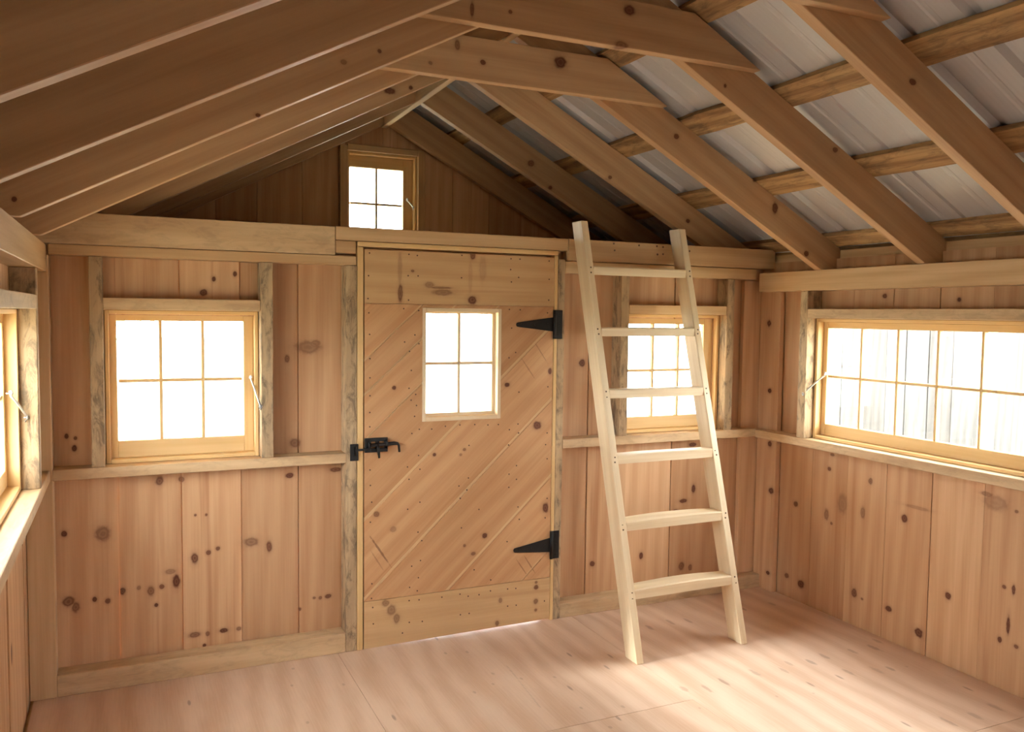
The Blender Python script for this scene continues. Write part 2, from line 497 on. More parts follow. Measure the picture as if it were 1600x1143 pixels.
def prism(name, polys, axis, a, b, mat, parent, grain_dir=None, origin=None, bev=0.0):
    """polygons in the plane across one axis (x -> (y,z), y -> (x,z), z -> (x,y)), extruded from a to b, one mesh"""
    def P(p, t):
        if axis == 'x':
            return Vector((t, p[0], p[1]))
        if axis == 'y':
            return Vector((p[0], t, p[1]))
        return Vector((p[0], p[1], t))
    allp = [q for pl in polys for q in pl]
    if origin is None:
        cx = sum(q[0] for q in allp) / len(allp)
        cz = sum(q[1] for q in allp) / len(allp)
        origin = P((cx, cz), (a + b) / 2)
    g = Vector(grain_dir) if grain_dir else Vector((1, 0, 0))
    g.normalize()
    n = {'x': Vector((1, 0, 0)), 'y': Vector((0, 1, 0)), 'z': Vector((0, 0, 1))}[axis]
    t3 = g.cross(n)
    R = Matrix((g, n, t3)).transposed()
    W = Matrix.Translation(origin) @ R.to_4x4()
    Wi = W.inverted()
    bm = bmesh.new()
    for pl in polys:
        va = [bm.verts.new(Wi @ P(p, a)) for p in pl]
        vb = [bm.verts.new(Wi @ P(p, b)) for p in pl]
        bm.faces.new(va)
        bm.faces.new(vb[::-1])
        k = len(pl)
        for i in range(k):
            bm.faces.new((va[i], vb[i], vb[(i + 1) % k], va[(i + 1) % k]))
    bmesh.ops.recalc_face_normals(bm, faces=bm.faces)
    if bev > 0:
        bmesh.ops.bevel(bm, geom=list(bm.edges), offset=bev, segments=1, affect='EDGES')
    me = bpy.data.meshes.new(name)
    bm.to_mesh(me)
    bm.free()
    return link(name, me, mat, parent, W)


def clip(poly, a, b, c):
    """keep a*x + b*y <= c"""
    out = []
    k = len(poly)
    for i in range(k):
        p, q = poly[i], poly[(i + 1) % k]
        dp, dq = a * p[0] + b * p[1] - c, a * q[0] + b * q[1] - c
        if dp <= 0:
            out.append(p)
        if dp * dq < 0:
            t = dp / (dp - dq)
            out.append((p[0] + t * (q[0] - p[0]), p[1] + t * (q[1] - p[1])))
    return out


def rect(x0, x1, z0, z1):
    return [(x0, z0), (x1, z0), (x1, z1), (x0, z1)]


def area(p):
    return abs(sum(p[i][0] * p[(i + 1) % len(p)][1] - p[(i + 1) % len(p)][0] * p[i][1] for i in range(len(p)))) / 2


def minus(poly, h):
    """convex polygon minus a rectangle (x0,x1,z0,z1) as convex pieces"""
    x0, x1, z0, z1 = h
    L = clip(poly, 1, 0, x0)
    R = clip(poly, -1, 0, -x1)
    mid = clip(clip(poly, -1, 0, -x0), 1, 0, x1)
    out = [L, R]
    if len(mid) > 2:
        out += [clip(mid, 0, 1, z0), clip(mid, 0, -1, -z1)]
    return [p for p in out if len(p) > 2 and area(p) > 1e-5]


def tube_mesh(bm, pts, r, seg=8):
    pts = [Vector(p) for p in pts]
    rings = []
    for i, p in enumerate(pts):
        d = (pts[min(i + 1, len(pts) - 1)] - pts[max(i - 1, 0)]).normalized()
        s = d.cross(Vector((0, 0, 1)) if abs(d.z) < .9 else Vector((1, 0, 0))).normalized()
        t = d.cross(s)
        rr = r[i] if isinstance(r, (list, tuple)) else r
        rings.append([bm.verts.new(p + s * rr * math.cos(6.28319 * k / seg) + t * rr * math.sin(6.28319 * k / seg)) for k in range(seg)])
    for a, b in zip(rings, rings[1:]):
        for k in range(seg):
            bm.faces.new((a[k], a[(k + 1) % seg], b[(k + 1) % seg], b[k]))
    bm.faces.new(rings[0][::-1])
    bm.faces.new(rings[-1])


def tube(name, pts, r, mat, parent, seg=8, smooth=True):
    bm = bmesh.new()
    tube_mesh(bm, pts, r, seg)
    bmesh.ops.recalc_face_normals(bm, faces=bm.faces)
    if smooth:
        for f in bm.faces:
            f.smooth = len(f.verts) == 4
    me = bpy.data.meshes.new(name)
    bm.to_mesh(me)
    bm.free()
    return link(name, me, mat, parent, Matrix.Identity(4))


def J(s=.0015):
    return random.uniform(-s, s)


# ------------------------------------------------------------------ sizes
SL = 0.5281                      # roof slope
ZB = 2.7216                      # underside of the rafters at the ridge
CPH = 1 / math.sqrt(1 + SL * SL)
RD = 0.159                       # rafter depth
RT_ = 0.045                      # rafter thickness
XR, XL = 1.75, -1.765            # inner faces of side-wall framing
BX = 1.852                       # inner face of the side boards
YB = 0.092                       # inner face of the front boards
YREAR = -4.75
ZPL = 1.80                       # top of side plates
ZG0, ZG1 = 0.874, 0.918          # girts
GAB = 1.485                      # inner face of the porch gable boards


def zroof(x, v=0.0):
    return ZB - SL * abs(x) + v / CPH


# ------------------------------------------------------------------ floor
floor = tag(empty('floor', (0, 0, 0)), 'pinkish plywood sheet floor', kind='structure')
xs = [-1.84, -0.63, 0.585, 1.848]
for i in range(3):
    ys = [0.085, -1.66, -3.8, YREAR] if i == 2 else [0.085, -1.02, -3.46, YREAR] if i == 1 else [0.085, -1.66, -3.8, YREAR]
    for a, b in zip(ys, ys[1:]):
        box('plywood_sheet', (xs[i] + .001, xs[i + 1] - .001), (b + .001, a - .001), (-.019, 0), 'ply', floor, 'y', 0)
box('floor_joist_deck', (-1.9, 1.9), (YREAR - .1, .2), (-.10, -.02), 'frame', floor, 'x', 0)
box('porch_deck', (-1.9, 1.9), (.2, 1.6), (-.08, -.03), 'frame', floor, 'x', 0)

# ------------------------------------------------------------------ front wall with the door
wf = tag(empty('wall_front', (0, 0, 0)), 'vertical pine boards and studs around the plank door', kind='structure')
WINL = (-1.548, -0.975, .935, 1.530)     # outer limits of the sash openings
WINR = (0.915, 1.510, .935, 1.540)
DOOR = (-.541, .474, -.05, 1.875)
edges = [-1.86, -1.775, -1.525, -1.280, -1.036, -.787, -.5]
redges = [.46, .712, .95, 1.247, 1.51, 1.725, 1.87]


def vboards(ed, y0, th, z0, z1, holes, mat, par, top=None):
    k_ = 0
    for a, b in zip(ed, ed[1:]):
        ps = [rect(a + .0018, b - .0018, z0, z1)]
        for h in holes:
            ps = [q for p in ps for q in minus(p, h)]
        k_ = k_ + 1
        d = (.0035 if k_ % 2 else -.0035) + J(.0015)
        if ps:
            prism('board', ps, 'y', y0 + d, y0 + th + d, mat, par, (0, 0, 1))


vboards(edges, YB, .02, -.02, 1.90, [WINL], 'board_front', wf)
vboards(redges, YB, .02, -.02, 1.90, [WINR], 'board_front', wf)
for e in edges[1:-1] + redges[1:-1]:
    inw = (WINL[0] - .03 < e < WINL[1] + .03) or (WINR[0] - .03 < e < WINR[1] + .03)
    for (a, b) in ([(-.02, .93), (1.545, 1.83)] if inw else [(-.02, 1.83)]):
        box('batten', (e - .03, e + .03), (YB + .024, YB + .04), (a, b), 'board', wf, 'z', 0)
# posts, studs
box('corner_post', (-1.852, -1.757), (0, .09), (0, 1.76), 'frame', wf, 'z')
box('stud', (-1.618, -1.569), (0.004, .09), (ZG1, 1.762), 'rough', wf, 'z')
box('stud', (-.960, -.909), (0.0, .09), (ZG1, 1.762), 'rough', wf, 'z')
box('stud', (-.592, -.5415), (-.002, .09), (0, 1.762), 'rough', wf, 'z')
box('stud', (.474, .515), (0, .09), (0, 1.83), 'rough', wf, 'z')
box('stud', (.848, .898), (0.002, .09), (ZG1, 1.762), 'rough', wf, 'z')
box('stud', (1.532, 1.583), (0, .09), (ZG1, 1.762), 'rough', wf, 'z')
box('corner_post', (1.70, 1.85), (.06, .09), (0, 1.76), 'board', wf, 'z')
box('window_header', (-1.569, -.960), (.003, .09), (1.551, 1.600), 'weath', wf, 'x')
box('window_header', (.898, 1.532), (.003, .09), (1.563, 1.611), 'frame', wf, 'x')
box('girt', (-1.757, -.592), (-.004, .09), (ZG0, ZG1), 'weath', wf, 'x')
box('girt', (.515, 1.76), (-.004, .09), (ZG0 + .004, ZG1 + .006), 'weath', wf, 'x')
box('sole_plate', (-1.757, -.592), (0, .09), (0, .088), 'weath', wf, 'x')
box('sole_plate', (.515, 1.82), (0, .09), (0, .075), 'weath', wf, 'x')
# plates above
box('plate_beam', (-1.87, -.640), (-.003, .06), (1.806, 1.930), 'weath', wf, 'x')
box('plate_beam', (-.638, .53), (0, .06), (1.872, 1.933), 'frame', wf, 'x')
box('plate_beam', (.532, 1.86), (-.004, .06), (1.826, 1.933), 'frame', wf, 'x')
box('plate_beam', (-.638, -.545), (.001, .06), (1.814, 1.870), 'frame', wf, 'x')
box('top_plate', (-1.757, -.545), (.0, .09), (1.763, 1.804), 'frame', wf, 'x')
box('top_plate', (.52, 1.742), (.012, .09), (1.763, 1.822), 'frame', wf, 'x')
box('loft_joist_deck', (-1.86, 1.86), (.115, 1.5), (1.835, 1.895), 'frame', wf, 'x', 0)
# door jamb strips
for nm, x, z in (('door_jamb', (-.540, -.513), (0, 1.846)), ('door_jamb', (.455, .473), (0, 1.846)), ('door_jamb', (-.540, .473), (1.848, 1.870))):
    g = 'x' if x[1] - x[0] > .5 else 'z'
    box(nm, x, (-.004, .09), z, 'sash', wf, g)
for x, z, g in (((-.52, -.49), (0, 1.85), 'z'), ((.435, .462), (0, 1.85), 'z'), ((-.49, .435), (1.815, 1.85), 'x')):
    box('door_stop', x, (.048, .088), z, 'frame', wf, g)

# ------------------------------------------------------------------ porch gable seen above the plate
wp = tag(empty('wall_gable', (0, GAB, 1.9)), 'shaded gable boards above the plate beam', kind='structure')
ge = [-1.9, -1.5, -1.25, -1.0, -.766, -.502, -.24, .0, .24, .470, .728, .97, 1.22, 1.5, 1.9]
GW = (-.235, .215, 1.985, 2.545)
for a, b in zip(ge, ge[1:]):
    p = rect(a + .0012, b - .0012, 1.80, 3.0)
    p = clip(clip(p, SL, 1, zroof(0, RD + .024)), -SL, 1, zroof(0, RD + .024))
    ps = minus(p, GW)
    d = J(.002)
    if ps:
        prism('board', ps, 'y', GAB + d, GAB + .02 + d, 'board', wp, (0, 0, 1))
for e in ge[1:-1]:
    if GW[0] - .03 < e < GW[1] + .03:
        box('batten', (e - .03, e + .03), (GAB + .024, GAB + .04), (2.56, zroof(e, RD) - .02), 'board', wp, 'z', 0)
        continue
    box('batten', (e - .03, e + .03), (GAB + .024, GAB + .04), (1.8, zroof(abs(e) + .03, RD) - .005), 'board', wp, 'z', 0)
box('stud', (-.283, -.236), (GAB - .055, GAB), (1.9, zroof(.28)), 'frame', wp, 'z')
box('stud', (.216, .262), (GAB - .055, GAB), (1.9, zroof(.26)), 'frame', wp, 'z')
box('window_header', (-.236, .216), (GAB - .05, GAB), (2.546, 2.585), 'frame', wp, 'x')
box('window_sill', (-.236, .216), (GAB - .05, GAB), (1.945, 1.984), 'frame', wp, 'x')

# ------------------------------------------------------------------ side walls
WY = (-.385, -1.585)     # window opening along y


def side_wall(sg, name, label):
    par = tag(empty(name, (sg * BX, -2, 0)), label, kind='structure')
    xin = XR if sg > 0 else -XL
    mat = 'board_right' if sg > 0 else 'board'

    def X(a, b):
        return (sg * a, sg * b) if sg > 0 else (sg * b, sg * a)
    ed = [0.088, -.105, -.347, -.590, -.832, -1.083, -1.340, -1.585, -1.83, -2.08, -2.33, -2.58, -2.83, -3.08, -3.33, -3.58, -3.83, -4.08, -4.33, -4.60, YREAR]
    hole = (WY[1] - .005, WY[0] + .005, .935, 1.535)
    for a, b in zip(ed, ed[1:]):
        ps = [rect(b + .0012, a - .0012, -.02, 1.86)]
        for h in (hole,):
            ps = [q for p in ps for q in minus(p, h)]
        d = J(.003)
        prism('board', ps, 'x', sg * (BX + d), sg * (BX + .02 + d), mat, par, (0, 0, 1))
    for e in ed[1:-1]:
        inw = hole[0] - .03 < e < hole[1] + .03
        for (a, b) in ([(-.02, .925), (1.55, 1.86)] if inw else [(-.02, 1.86)]):
            box('batten', X(BX + .0245, BX + .04), (e - .03, e + .03), (a, b), 'board', par, 'z', 0)
    if sg > 0:
        box('corner_board', X(1.815, BX - .004), (-.105, .055), (0, 1.70), mat, par, 'z')
    else:
        box('corner_board', X(1.80, BX - .004), (-.06, -.002), (ZG1, 1.69), 'frame', par, 'z')
    for (a, b) in ((-.376, -.300), (-1.665, -1.594), (-2.69, -2.62), (-3.99, -3.91)):
        if a > -.4:
            a, b = -.374, -.320
        box('stud', X(xin + .003, BX - .002), (a, b), (ZG1, 1.694), 'rough', par, 'z')
    y0 = -.002 if sg > 0 else -.004
    box('girt', X(xin, BX - .002), (YREAR + .1, y0), (ZG0, ZG1), 'weath', par, 'y')
    box('window_header', X(xin + .002, BX - .002), (-1.594, -.374), (1.551, 1.600), 'weath', par, 'y')
    box('side_plate', X(xin - .002, BX + .015), (YREAR + .1, y0), (1.695, ZPL), 'frame', par, 'y')
    box('frieze_board', X(BX + .022, BX + .042), (YREAR + .1, 1.45), (1.78, 1.905), 'frame', par, 'y')
    return par


wr = side_wall(1, 'wall_right', 'pine board wall under the long ten-pane window')
wl = side_wall(-1, 'wall_left', 'pine board wall with the glaring window sill')

# ------------------------------------------------------------------ rear wall behind the camera
wb = tag(empty('wall_rear', (0, YREAR, 0)), 'unseen rear board wall with a narrow slot added to let light in', kind='structure')
for (a, b, z0, z1) in ((-1.87, -.11, -.02, 1.95), (.11, 1.87, -.02, 1.95), (-.11, .11, 1.78, 1.95)):  # slot in the middle is added, for some light on the rafter faces
    n = max(1, int((b - a) / .29))
    for i in range(n):
        x0, x1 = a + (b - a) * i / n, a + (b - a) * (i + 1) / n
        box('board', (x0, x1), (YREAR - .02, YREAR), (z0, z1), 'board', wb, 'z', 0)
for i in range(14):
    x0 = -1.87 + i * .2671
    p = rect(x0, x0 + .267, 1.95, 3.0)
    p = clip(clip(p, SL, 1, zroof(0, RD + .024)), -SL, 1, zroof(0, RD + .024))
    if len(p) > 2:
        prism('board', [p], 'y', YREAR - .02, YREAR, 'board', wb, (0, 0, 1))

# ------------------------------------------------------------------ roof
ceil = tag(empty('ceiling', (0, -1.6, ZB)), 'open rafter roof with collar ties and metal roofing', kind='structure')
EAVE = 1.97
for i in range(-3, 7):
    y = TY[3] + .6177 * (i - 3)
    for s in (1, -1):
        top = zroof(0, RD)
        # profile in x (away from ridge), z
        p = [(.019, zroof(.019)), (1.741, ZPL + .001), (1.905, ZPL + .001), (1.905, max(ZPL + .001, zroof(1.905, 0.05))), (EAVE, zroof(EAVE, .05)),
             (EAVE, zroof(EAVE, RD)), (.019, zroof(.019, RD))]
        p[1] = ((ZB - ZPL - .001) / SL, ZPL + .001)
        if s > 0:
            pass
        p = [(s * a, b) for a, b in p]
        prism('rafter', [p], 'y', y, y + RT_, 'beam', ceil, (s, 0, -SL), bev=.002)
    if i < 4:
        zb, zt = 2.503 + J(.004), 2.503 + .165
        half = (zroof(0, RD) - .004)
        q = rect(-2, 2, zb, zt)
        q = clip(clip(q, SL, 1, half), -SL, 1, half)
        prism('collar_tie', [q], 'y', y - .0425, y - .0005, 'beam', ceil, (1, 0, 0), bev=.002)
box('ridge_board', (-.018, .018), (YREAR + .05, 1.47), (ZB - .014, ZB + .178), 'frame', ceil, 'y')


def slope_box(name, s, x0, x1, y0, y1, v0, v1, mat, wob=0.0):
    """board lying on the roof slope: x0..x1 away from the ridge, v above the rafter underside"""
    u = Vector((s, 0, -SL)).normalized()
    nrm = Vector((s * SL, 0, 1)).normalized()
    g = Vector((0, 1, 0))
    o0 = Vector((0, 0, ZB))
    L = y1 - y0
    n = max(2, int(L / .25))
    bm = bmesh.new()
    rows = []
    c = o0 + u * ((x0 + x1) / 2 / CPH) + Vector((0, 0, (v0 + v1) / 2 / CPH)) + g * ((y0 + y1) / 2)
    hw, hv = (x1 - x0) / 2 / CPH, (v1 - v0) / 2
    for i in range(n + 1):
        t = -L / 2 + L * i / n
        a, b = random.uniform(-wob, wob), random.uniform(-wob, wob)
        rows.append([bm.verts.new((t, p, q)) for p, q in ((-hw + a, -hv), (hw + b, -hv), (hw + b, hv), (-hw + a, hv))])
    for r0, r1 in zip(rows, rows[1:]):
        for k in range(4):
            bm.faces.new((r0[k], r0[(k + 1) % 4], r1[(k + 1) % 4], r1[k]))
    bm.faces.new(rows[0])
    bm.faces.new(rows[-1][::-1])
    bmesh.ops.recalc_face_normals(bm, faces=bm.faces)
    me = bpy.data.meshes.new(name)
    bm.to_mesh(me)
    bm.free()
    R = Matrix((g, u, nrm)).transposed()
    return link(name, me, mat, ceil, Matrix.Translation(c) @ R.to_4x4())


for s in (1, -1):
    for (a, b) in ((.02, .115), (.409, .505), (.857, .965), (1.309, 1.425), (1.775, 1.865), (1.90, 1.975)):
        slope_box('purlin', s, a, b, YREAR - .15, 1.70, RD + .001, RD + .023, 'purlin', .006)


def roofing(s, y0, y1):
    """ribbed steel sheet, ribs running down the slope"""
    u = Vector((s, 0, -SL)).normalized()
    nrm = Vector((s * SL, 0, 1)).normalized()
    g = Vector((0, 1, 0))
    prof = []
    wdt = y1 - y0
    n = 4
    for i in range(n):
        b = y0 + wdt * i / n
        st = wdt / n
        prof += ([(b, .0)] if i else [(b - .03, .0006), (b, .0006)]) + [(b + .018, .019), (b + .040, .019), (b + .058, 0), (b + st * .5 + .01, 0), (b + st * .5 + .018, .003), (b + st * .5 + .032, .003), (b + st * .5 + .04, 0)]
    prof += [(y1 + .038, -.0015)]
    bm = bmesh.new()
    c = Vector((0, 0, ZB + (RD + .0245) / CPH))
    t1 = 2.03 / CPH
    lo, hi = [], []
    for (y, h) in prof:
        lo.append((bm.verts.new((.004, y - y0, h)), bm.verts.new((t1, y - y0, h))))
        hi.append((bm.verts.new((.004, y - y0, h + .0012)), bm.verts.new((t1, y - y0, h + .0012))))
    for L in (lo, hi):
        for p, q in zip(L, L[1:]):
            bm.faces.new((p[0], p[1], q[1], q[0]))
    for k in (0, -1):
        bm.faces.new((lo[k][0], lo[k][1], hi[k][1], hi[k][0]))
    bmesh.ops.recalc_face_normals(bm, faces=bm.faces)
    me = bpy.data.meshes.new('roofing_panel')
    bm.to_mesh(me)
    bm.free()
    R = Matrix((u, g, u.cross(g))).transposed() if s > 0 else Matrix((u, g, u.cross(g))).transposed()
    if (u.cross(g)).dot(nrm) < 0:
        for v in me.vertices:
            v.co.z = -v.co.z
        me.flip_normals()
    W = Matrix.Translation(c + g * y0) @ R.to_4x4()
    return link('roofing_panel', me, 'steel', ceil, W)


for s in (1, -1):
    y = -1.286 - .915 * 4
    while y < 1.7:
        roofing(s, y, y + .915)
        y += .915
slope_box('ridge_cap', 1, -.02, .12, YREAR - .2, 1.75, RD + .048, RD + .050, 'steel')
slope_box('ridge_cap', -1, -.02, .12, YREAR - .2, 1.75, RD + .048, RD + .050, 'steel')


# ------------------------------------------------------------------ windows
def window(name, label, origin, ax, out, W, H, cols, rows, glass_off, hook, inset=.062):
    """origin: lower corner of the opening on the inner framing plane; ax: direction of the width; out: outward normal.
    glass_off = (left, right, bottom, top) from the opening to the panes"""
    O, A, N = Vector(origin), Vector(ax), Vector(out)
    U = Vector((0, 0, 1))
    par = tag(empty(name, O), label, kind='structure')

    def piece(nm, a, b, n0, n1, z0, z1, mat, parent, bev=.002):
        p = [O + A * a + N * n0 + U * z0, O + A * b + N * n1 + U * z1]
        lim = [(min(p[0][i], p[1][i]), max(p[0][i], p[1][i])) for i in range(3)]
        d = [abs(b - a), abs(z1 - z0)]
        if d[1] > d[0]:
            g = 'z'
        else:
            g = 'x' if abs(A.x) > .5 else 'y'
        return box(nm, lim[0], lim[1], lim[2], mat, parent, g, bev)
    l, r, b, t = glass_off
    jw = .017
    fr = empty('frame', O, par)
    piece('jamb', 0.001, jw, inset, inset + .080, .001, H - .001, 'sash', fr)
    piece('jamb', W - jw, W - .001, inset, inset + .080, .001, H - .001, 'sash', fr)
    piece('head', jw, W - jw, inset, inset + .080, H - jw, H - .001, 'sash', fr)
    piece('sill', jw, W - jw, inset, inset + .088, .001, .018, 'sash', fr)
    # stops, then the sash behind them
    sash = empty('sash', O, par)
    s0, s1 = inset + .040, inset + .072
    gx0, gx1, gz0, gz1 = l, W - r, b, H - t
    piece('stile', jw + .0003, gx0, s0, s1, .0185, H - jw - .0003, 'sash', sash)
    piece('stile', gx1, W - jw - .0003, s0, s1, .0185, H - jw - .0003, 'sash', sash)
    piece('rail', gx0, gx1, s0, s1, .0185, gz0, 'sash', sash)
    piece('rail', gx0, gx1, s0, s1, gz1, H - jw - .0003, 'sash', sash)
    mw = .0065
    cs = [gx0 + (gx1 - gx0) * i / cols for i in range(cols + 1)]
    zs = [gz0 + (gz1 - gz0) * i / rows for i in range(rows + 1)]
    for c in cs[1:-1]:
        piece('muntin', c - mw, c + mw, s0 + .003, s1 - .003, gz0, gz1, 'sash', sash, .0015)
    for z in zs[1:-1]:
        for c0, c1 in zip(cs, cs[1:]):
            piece('muntin', c0 + mw, c1 - mw, s0 + .003, s1 - .003, z - mw, z + mw, 'sash', sash, .0015)
    for i in range(cols):
        for j in range(rows):
            piece('pane', cs[i] + .0005, cs[i + 1] - .0005, s0 + .015, s0 + .018, zs[j] + .0005, zs[j + 1] - .0005, 'glass', sash, 0)
    if hook:
        a, z, a2, z2, n1, n2 = hook
        P = [O + A * a + N * n1 + U * z, O + A * a2 + N * n2 + U * z2]
        d = P[1] - P[0]
        up = U * .010
        pts = [P[0] - N * .006 + U * .004, P[0] - N * .012 + U * .008, P[0] - N * .014, P[0] - N * .008 - U * .006 + d * .03,
               P[0] - N * .008 + d * .3, P[0] - N * .008 + d * .7, P[1] - N * .008 - d * .04, P[1] - N * .008, P[1] - N * .0 - U * .014]
        tube('hook', pts, .0042, 'zinc', par)
        for q in (P[0], P[1]):
            ring = [q - N * .008 + (A * math.cos(k * .785) + U * math.sin(k * .785)) * .007 for k in range(8)]
            tube('screw_eye', [q + N * .004, q - N * .004] + ring, .0022, 'zinc', par, 6)
    return par


window('window_1', 'six-pane sash window left of the door', (-1.567, 0, ZG1), (1, 0, 0), (0, 1, 0), .606, 1.551 - ZG1, 3, 2,
       (.045, .058, .088, .045), (.575, .345, .604, .225, .09, .004))
window('window_2', 'six-pane sash window behind the ladder', (.899, 0, ZG1 + .006), (1, 0, 0), (0, 1, 0), .632, 1.563 - ZG1 - .006, 3, 2,
       (.056, .076, .082, .054), None)
window('window_3', 'ten-pane sash window in the right wall', (XR, -1.593, ZG1), (0, 1, 0), (1, 0, 0), 1.217, 1.551 - ZG1, 5, 2,
       (.078, .046, .080, .050), (1.160, .345, 1.232, .235, .09, .01))
window('window_4', 'long sash window in the left wall', (XL, -1.593, ZG1), (0, 1, 0), (-1, 0, 0), 1.217, 1.551 - ZG1, 5, 2,
       (.078, .046, .080, .050), (1.160, .345, 1.212, .255, .09, .045))
window('window_5', 'small four-pane gable window above the plate', (-.236, GAB - .05, 1.984), (1, 0, 0), (0, 1, 0), .452, .562, 2, 2,
       (.026, .080, .030, .089), (.395, .29, .425, .24, .05, .02), inset=.02)

# ------------------------------------------------------------------ door
door = tag(empty('door_1', (-.51, 0, 0)), 'plank door of diagonal pine boards with four-pane light', kind='structure')
DX0, DX1, DT = -.508, .453, .04
HOLE = (-.232, .170, 1.045, 1.578)
TH = math.radians(43.2)
st, ct = math.sin(TH), math.cos(TH)
joints = [-.32, -.035, .2405, .5245, .795, 1.058, 1.211, 1.325, 1.58]
body = rect(DX0, DX1, .224, 1.592)
for a, b in zip(joints, joints[1:]):
    def band(lo, hi):
        p = clip(clip(body, st, -ct, -lo), -st, ct, hi)
        return minus(p, HOLE) if len(p) > 2 else []
    tongue = .014 if a in (.2405, -.035, .5245) else .008
    ps = band(a + .0008, b - tongue)
    d = J(.001)
    if ps:
        pk = prism('plank', ps, 'y', d, .024, 'door', door, (ct, 0, st))
        tg = band(b - tongue, b + .0015)
        if tg:
            prism('plank_edge', tg, 'y', .004, .024, 'door_tongue', pk, (ct, 0, st))
prism('door_back', minus(rect(DX0, DX1, .008, 1.834), HOLE), 'y', .0245, .045, 'board', door, (0, 0, 1))
prism('top_batten', minus(rect(DX0, DX1, 1.594, 1.836), HOLE), 'y', -.0015, .024, 'door_batten', door, (1, 0, 0))
prism('bottom_batten', [[(DX0, .001), (DX1, .010), (DX1, .222), (DX0, .222)]], 'y', -.0015, .024, 'door_batten', door, (1, 0, 0))
dw = empty('door_light', (HOLE[0], 0, HOLE[2]), door)
hx0, hx1, hz0, hz1 = HOLE
for x, z, g in (((hx0, hx0 + .018), (hz0, hz1), 'z'), ((hx1 - .018, hx1), (hz0, hz1), 'z'), ((hx0 + .018, hx1 - .018), (hz1 - .018, hz1), 'x'), ((hx0 + .018, hx1 - .018), (hz0, hz0 + .020), 'x')):
    box('light_frame', x, (-.001, .062), z, 'ladder', dw, g, .002)
gx0, gx1, gz0, gz1 = hx0 + .024, hx1 - .034, hz0 + .034, hz1 - .026
box('light_stop', (hx0 + .018, gx0), (.034, .058), (hz0 + .02, hz1 - .018), 'ladder', dw, 'z', .001)
box('light_stop', (gx1, hx1 - .018), (.034, .058), (hz0 + .02, hz1 - .018), 'ladder', dw, 'z', .001)
box('light_stop', (gx0, gx1), (.034, .058), (hz0 + .02, gz0), 'ladder', dw, 'x', .001)
box('light_stop', (gx0, gx1), (.034, .058), (gz1, hz1 - .018), 'ladder', dw, 'x', .001)
mx, mz = (gx0 + gx1) / 2, (gz0 + gz1) / 2
box('muntin', (mx - .007, mx + .007), (.034, .056), (gz0, gz1), 'ladder', dw, 'z', .0015)
box('muntin', (gx0, mx - .007), (.034, .056), (mz - .007, mz + .007), 'ladder', dw, 'x', .0015)
box('muntin', (mx + .007, gx1), (.034, .056), (mz - .007, mz + .007), 'ladder', dw, 'x', .0015)
for i in (0, 1):
    for j in (0, 1):
        box('pane', ((gx0, mx)[i], (mx, gx1)[i]), (.044, .047), ((gz0, mz)[j], (mz, gz1)[j]), 'glass', dw, 'x', 0)


def hinge(z, tip_z, half):
    h = empty('strap_hinge', (.45, -.005, z), door)
    x0, xt = .449, .246
    pts = [(x0, z - half), (x0, z + half)]
    for k in range(7):
        a = math.pi / 2 + math.pi * k / 6
        pts.append((xt + .011 + .011 * math.cos(a), tip_z + .011 * math.sin(a)))
    prism('strap', [pts], 'y', -.0065, -.002, 'black', h, (1, 0, 0), bev=.0008)
    box('plate', (.462, .500), (-.0085, -.0045), (z - .071, z + .071), 'black', h, 'z', .001)
    tube('knuckle', [(.455, -.010, z - .071), (.455, -.010, z + .071)], .0085, 'black', h, 10)
    for (sx, sz) in ((.482, z + .05), (.482, z - .05), (.482, z), (.42, z), (.35, (z + tip_z) / 2), (.275, tip_z)):
        tube('screw', [(sx, -.0045, sz), (sx, -.0115, sz)], .0055, 'black', h, 8)


hinge(1.505, 1.503, .035)
hinge(.390, .383, .036)

# slide bolt
lt = empty('slide_bolt', (-.45, -.005, .95), door)
for nm, x, z in (('bolt_plate', (-.507, -.478), (.916, .982)), ('bolt_plate', (-.478, -.400), (.966, .982)), ('bolt_plate', (-.478, -.400), (.916, .934)),
                 ('bolt_plate', (-.456, -.440), (.934, .966)), ('bolt_plate', (-.416, -.400), (.934, .966))):
    box(nm, x, (-.010, -.002), z, 'black', lt, 'x', .001)
tube('bolt_rod', [(-.548, -.018, .931), (-.500, -.018, .932), (-.480, -.018, .950), (-.372, -.018, .954), (-.356, -.018, .952), (-.350, -.018, .944), (-.347, -.019, .913)],
     [.005, .005, .0085, .0085, .007, .006, .0055], 'black', lt, 10)
tube('bolt_lever', [(-.452, -.018, .950), (-.450, -.030, .930), (-.446, -.032, .892)], [.009, .008, .005], 'black', lt, 8)
for x in (-.492, -.408):
    ring = [(x, -.008 - .018 * math.sin(math.pi * k / 8), .952 + .017 * math.cos(math.pi * k / 8)) for k in range(9)]
    tube('bolt_bracket', ring, .005, 'black', lt, 6)
kp = empty('bolt_keeper', (-.553, -.003, .92), wf)
box('keeper_plate', (-.574, -.537), (-.010, -.002), (.882, .958), 'black', kp, 'z', .0015)
ring = [(-.552, -.008 - .020 * math.sin(math.pi * k / 8), .926 + .018 * math.cos(math.pi * k / 8)) for k in range(9)]
tube('keeper_loop', ring, .005, 'black', kp, 6)


